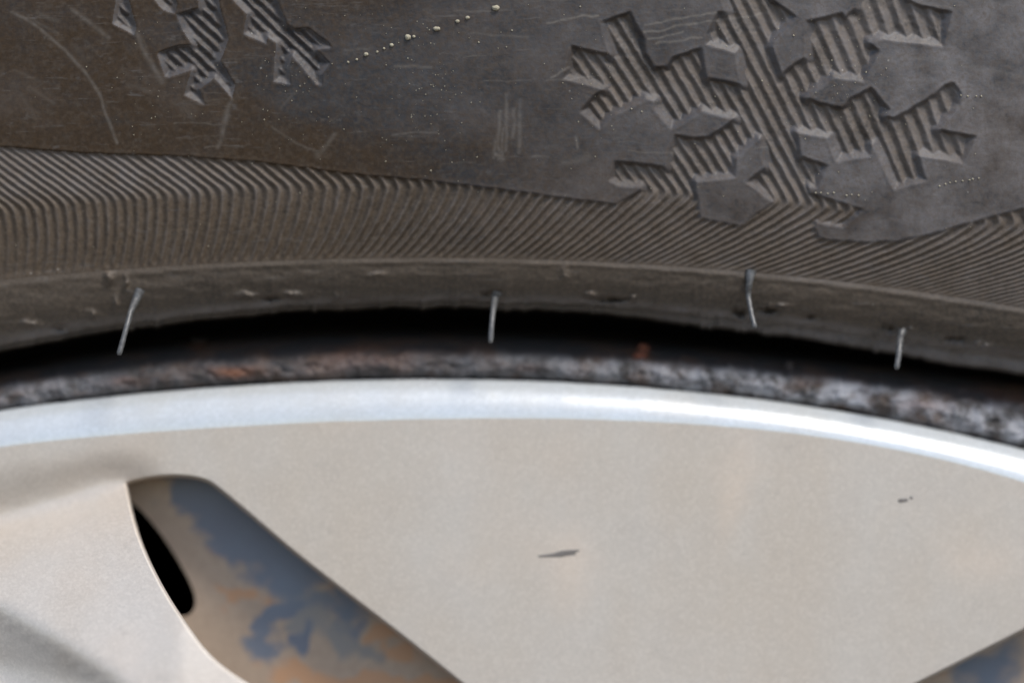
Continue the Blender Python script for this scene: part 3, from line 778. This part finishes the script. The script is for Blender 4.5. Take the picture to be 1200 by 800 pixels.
def cdt_mesh(name, outer, holes, zf, mat, parent, fine_box, fine, coarse, wall=None, stains=None):
    pts = [tuple(p) for p in outer]; edges = [(i, (i + 1) % len(outer)) for i in range(len(outer))]
    hs = []
    for h in holes:
        b = len(pts); n = len(h); pts += [tuple(p) for p in h]
        edges += [(b + i, b + (i + 1) % n) for i in range(n)]
        hs.append((b, n))
    x0, y0, x1, y1 = fine_box
    gx, gy = np.meshgrid(np.arange(x0, x1, fine), np.arange(y0, y1, fine))
    cand = np.stack([gx.ravel(), gy.ravel()], -1)
    ob = np.array(outer); bx0, by0 = ob.min(0); bx1, by1 = ob.max(0)
    gx, gy = np.meshgrid(np.arange(bx0, bx1, coarse), np.arange(by0, by1, coarse))
    c2 = np.stack([gx.ravel(), gy.ravel()], -1)
    c2 = c2[~((c2[:, 0] > x0 - coarse * .5) & (c2[:, 0] < x1 + coarse * .5) & (c2[:, 1] > y0 - coarse * .5) & (c2[:, 1] < y1 + coarse * .5))]
    for arr, gap in ((cand, fine * .45), (c2, coarse * .3)):
        ok = inside(outer, arr[:, 0], arr[:, 1]) & (edge_dist(outer, arr[:, 0], arr[:, 1]) > gap)
        for h in holes:
            bb0, bb1 = h.min(0) - gap, h.max(0) + gap
            near = (arr[:, 0] > bb0[0]) & (arr[:, 0] < bb1[0]) & (arr[:, 1] > bb0[1]) & (arr[:, 1] < bb1[1]) & ok
            if near.any():
                i = np.nonzero(near)[0]
                bad = inside(h, arr[i, 0], arr[i, 1]) | (edge_dist(h, arr[i, 0], arr[i, 1]) < gap)
                ok[i[bad]] = False
        pts += [tuple(p) for p in arr[ok]]
    sc = 1000.0
    res = geometry.delaunay_2d_cdt([Vector((p[0] / sc, p[1] / sc)) for p in pts], edges, [], 2, 1e-7)
    vc = np.array([(v.x * sc, v.y * sc) for v in res[0]]); faces = [list(f) for f in res[2]]
    cen = np.array([vc[f].mean(0) for f in faces]); ok = inside(outer, cen[:, 0], cen[:, 1])
    for h in holes: ok &= ~inside(h, cen[:, 0], cen[:, 1])
    PX = [vc]; V = [w3(vc[:, 0], vc[:, 1], zf(vc[:, 0], vc[:, 1]))]; n = len(vc); L = []; starts = []
    for f, k in zip(faces, ok):
        if not k: continue
        p = vc[f]; ar = sum(p[i - 1][0] * p[i][1] - p[i][0] * p[i - 1][1] for i in range(len(f)))
        if ar > 0: f = f[::-1]
        starts.append(len(L)); L += f
    if wall:
        for h in holes:
            m = len(h); z = zf(h[:, 0], h[:, 1])
            tn = np.roll(h, -1, 0) - np.roll(h, 1, 0); tn /= np.linalg.norm(tn, axis=1, keepdims=True)
            ar = np.sum(h[:, 0] * np.roll(h[:, 1], -1) - np.roll(h[:, 0], -1) * h[:, 1])
            nin = np.stack([-tn[:, 1], tn[:, 0]], -1) * (1 if ar > 0 else -1)
            base = n; prev = None
            for (off, dz) in wall:
                pp = h + nin * off
                V.append(w3(pp[:, 0], pp[:, 1], z + dz)); PX.append(pp)
                if prev is not None:
                    for i in range(m):
                        j = (i + 1) % m
                        quad = [prev + i, prev + j, n + j, n + i]
                        if ar > 0: quad = quad[::-1]
                        starts.append(len(L)); L += quad
                prev = n; n += m
    V = np.concatenate(V); PX = np.concatenate(PX)
    return raw_mesh(name, V, L, starts, mat, parent, attrs=None if stains is None else stains(PX[:, 0], PX[:, 1]))

cdt_mesh('cover_face', out_px, openings, hub_z, M_SILVER, HUB, (-120, 470, 1320, 960), 11, 110,
         wall=[(0, 0), (1.2, -.5), (2.6, -2.5), (3.4, -6), (3.8, -14), (4.5, -34)], stains=lambda x, y: {'stain': np.clip(
    .5 * np.exp(-((x - 855 + .25 * (y - 600)) / 20) ** 2 - ((y - 590) / 70) ** 2) + .5 * np.exp(-((x - 672) / 30) ** 2 - ((y - 660) / 45) ** 2)
    + .35 * np.exp(-((x - 1130) / 60) ** 2 - ((y - 660) / 40) ** 2) + .9 * (fbm(x / 150, y / 110, 161, 4) - .52), 0, 1)})
# scrape and speck on the face
def mark(px, py, rx, ry, ang, seed):
    c, s_ = math.cos(ang), math.sin(ang); r = np.random.default_rng(seed)
    n = 14; V = [w3(px, py, float(hub_z(px, py)) + 1.0)]
    for i in range(n):
        a = 2 * math.pi * i / n; k = 1 + .35 * (r.random() - .5)
        x, y = rx * k * math.cos(a), ry * k * math.sin(a)
        X, Y = px + x * c - y * s_, py + x * s_ + y * c
        V.append(w3(X, Y, float(hub_z(X, Y)) + .15))
    L = []; st = []
    for i in range(n): st.append(len(L)); L += [0, 1 + (i + 1) % n, 1 + i]
    return raw_mesh('scrape_mark', np.array(V), L, st, M_MARK, HUB)
mark(652, 650, 22, 2.3, -.06, 1); mark(663, 647, 15, 2.6, -.14, 4); mark(1058, 586, 7, 2.4, -.1, 2); mark(1068, 583, 2, 2, 0, 3)

# pressed steel disc seen through the openings, and a barrel, its closed black back added to darken the hole
disc_r = 3060
disc_out = np.stack([WC[0] + disc_r * np.sin(np.linspace(0, 2 * math.pi, 240, endpoint=False)), WC[1] - disc_r * np.cos(np.linspace(0, 2 * math.pi, 240, endpoint=False))], -1)
disc_z = lambda x, y: -74 + 0.03 * (np.asarray(y, float) * 0) + 9 * (fbm(np.asarray(x, float) / 130, np.asarray(y, float) / 130, 141, 2) - .5)
def disc_stains(x, y):
    wx = x + 60 * (fbm(x / 34, y / 34, 151, 5) - .5); wy = y + 60 * (fbm(x / 34, y / 34, 152, 5) - .5)
    def g_(bx, by, rx, ry): return np.exp(-((wx - bx) / rx) ** 2 - ((wy - by) / ry) ** 2)
    # distance inside the upper right side of the opening: the blue film hugs that side and breaks up lower down
    e = (wx - 240) * 0.62 - (wy - 562) * 0.785
    blue = sstep(-80, -24, e) * sstep(192, 212, wx) * sstep(735, 650, wy + .25 * (wx - 300))
    blue = np.maximum(blue, .85 * g_(225, 570, 22, 18))
    blue = np.maximum(blue, .62 * g_(400, 705, 60, 28)); blue = np.maximum(blue, .9 * g_(428, 725, 20, 16))
    ring = np.hypot((wx - 328) / 1.0, (wy - 735) / 0.9)
    blue = np.maximum(blue, 1.25 * np.exp(-((ring - 33) / 12) ** 2) * sstep(.32, .68, fbm(x / 22, y / 22, 158, 2))); blue = np.maximum(blue, 1.0 * g_(308, 765, 18, 34))
    blue = np.maximum(blue, .8 * g_(1160, 785, 50, 40))
    orange = .75 * g_(288, 690, 30, 14) + .35 * g_(250, 670, 26, 50) + .8 * g_(395, 686, 26, 14) + 1.0 * g_(470, 750, 38, 16) + .8 * g_(430, 795, 80, 16) + .5 * g_(330, 735, 16, 16) + .5 * g_(1110, 790, 20, 16) + .5 * g_(540, 800, 40, 20) + .55 * g_(400, 800, 120, 22)
    grey = .8 * g_(365, 705, 46, 30) + .7 * g_(395, 745, 50, 24) + .6 * g_(345, 740, 30, 16) + .5 * g_(178, 585, 24, 16) + .5 * g_(440, 765, 30, 14) + .6 * g_(1150, 780, 50, 24)
    return {'blue': blue, 'orange': orange * 1.3, 'grey': grey}
cdt_mesh('wheel_disc', disc_out, vents, disc_z, M_PATINA, WHEEL, (100, 530, 1240, 840), 5, 140,
         wall=[(0, 0), (-.5, -2), (-3, -12), (-8, -60)], stains=disc_stains)
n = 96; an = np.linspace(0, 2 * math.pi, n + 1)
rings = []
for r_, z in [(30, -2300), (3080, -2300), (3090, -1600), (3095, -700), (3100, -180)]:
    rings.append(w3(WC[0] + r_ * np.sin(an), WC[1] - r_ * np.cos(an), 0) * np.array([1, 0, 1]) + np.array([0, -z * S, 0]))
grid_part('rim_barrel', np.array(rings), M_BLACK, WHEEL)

# ------------------------------------------------------------------ grit
GR = 'pale sand grains stuck in a slanting line on the tyre'
LINE = [(408,73,1.6,1.5),(418,70,1.8,1.6),(429,64,3.0,2.8),(442,61,1.6,1.5),(450,57,1.7,1.6),(459,53,2.8,2.4),(478,44,4.2,3.8),(485,43,2.0,2.0),(512,34,5.6,3.0),(536,25,3.0,2.4),(548,21,2.8,2.5),(581,9.5,5.6,4.0)]
for k, (x, y, rx, ry) in enumerate(LINE):
    o = crumb('sand_grain', x, y, float(zt_side(x, y)[0]) + ry * .35, rx * .85, ry * .85, ry * .6, M_GRIT, None, 400 + k)
    ctr = w3(x, y, float(zt_side(x, y)[0]))
    o.data.transform(__import__('mathutils').Matrix.Translation(-Vector(ctr))); o.location = ctr
    o['category'] = 'grain'; o['group'] = GR
    nth = ['first', 'second', 'third', 'fourth', 'fifth', 'sixth', 'seventh', 'eighth', 'ninth', 'tenth', 'eleventh', 'twelfth'][k]
    o['label'] = {11: 'largest pale sand grain, oval, at the upper right end of the slanting line',
                  8: 'flat elongated pale sand grain, fourth from the upper right end of the slanting line',
                  6: 'round fat pale sand grain in the middle of the slanting line of grains'}.get(k, nth + ' pale sand grain from the lower left end of the slanting line on the tyre')
V, L, st = [], [], []
spk = [(1101, 218), (1108, 216), (1113, 214), (1120, 213), (1128, 212), (1136, 211), (1140, 210), (1147, 209), (1126, 112), (1134, 113), (1144, 113), (1150, 113), (956, 226), (962, 226), (970, 227), (977, 226), (992, 229), (998, 228), (1006, 229),
       (600, 36), (561, 50), (505, 200), (752, 131), (680, 8), (740, 128), (893, 95), (930, 42), (975, 71), (1015, 85)]
for k in range(420):
    spk.append((rng.uniform(0, 1200), rng.uniform(-5, 300)) if k < 130 else (rng.normal(rng.choice([480, 480, 520, 350, 180, 700, 960, 1010]), 24), rng.normal(rng.choice([90, 100, 145, 40]), 20)))
spk = np.array(spk); zs = zt_side(spk[:, 0], spk[:, 1])
for k, ((x, y), z) in enumerate(zip(spk, zs)):
    r_ = 1.4 if k < 29 else .35 + .65 * rng.random() ** 2
    b = len(V)
    for ax in ((1, 0, 0), (-1, 0, 0), (0, 1, 0), (0, -1, 0), (0, 0, 1), (0, 0, -1)):
        j = r_ * (1 + .5 * (rng.random() - .5))
        V.append(w3(x + ax[0] * j, y + ax[1] * j, z + .3 + ax[2] * j * .8))
    for f in ((0, 4, 2), (2, 4, 1), (1, 4, 3), (3, 4, 0), (2, 5, 0), (1, 5, 2), (3, 5, 1), (0, 5, 3)):
        st.append(len(L)); L += [b + f[0], b + f[1], b + f[2]]
o = raw_mesh('dust_specks', np.array(V), L, st, M_GRIT)
o['kind'] = 'stuff'; o['label'] = 'fine pale dust specks scattered over the tyre sidewall'; o['category'] = 'dust'
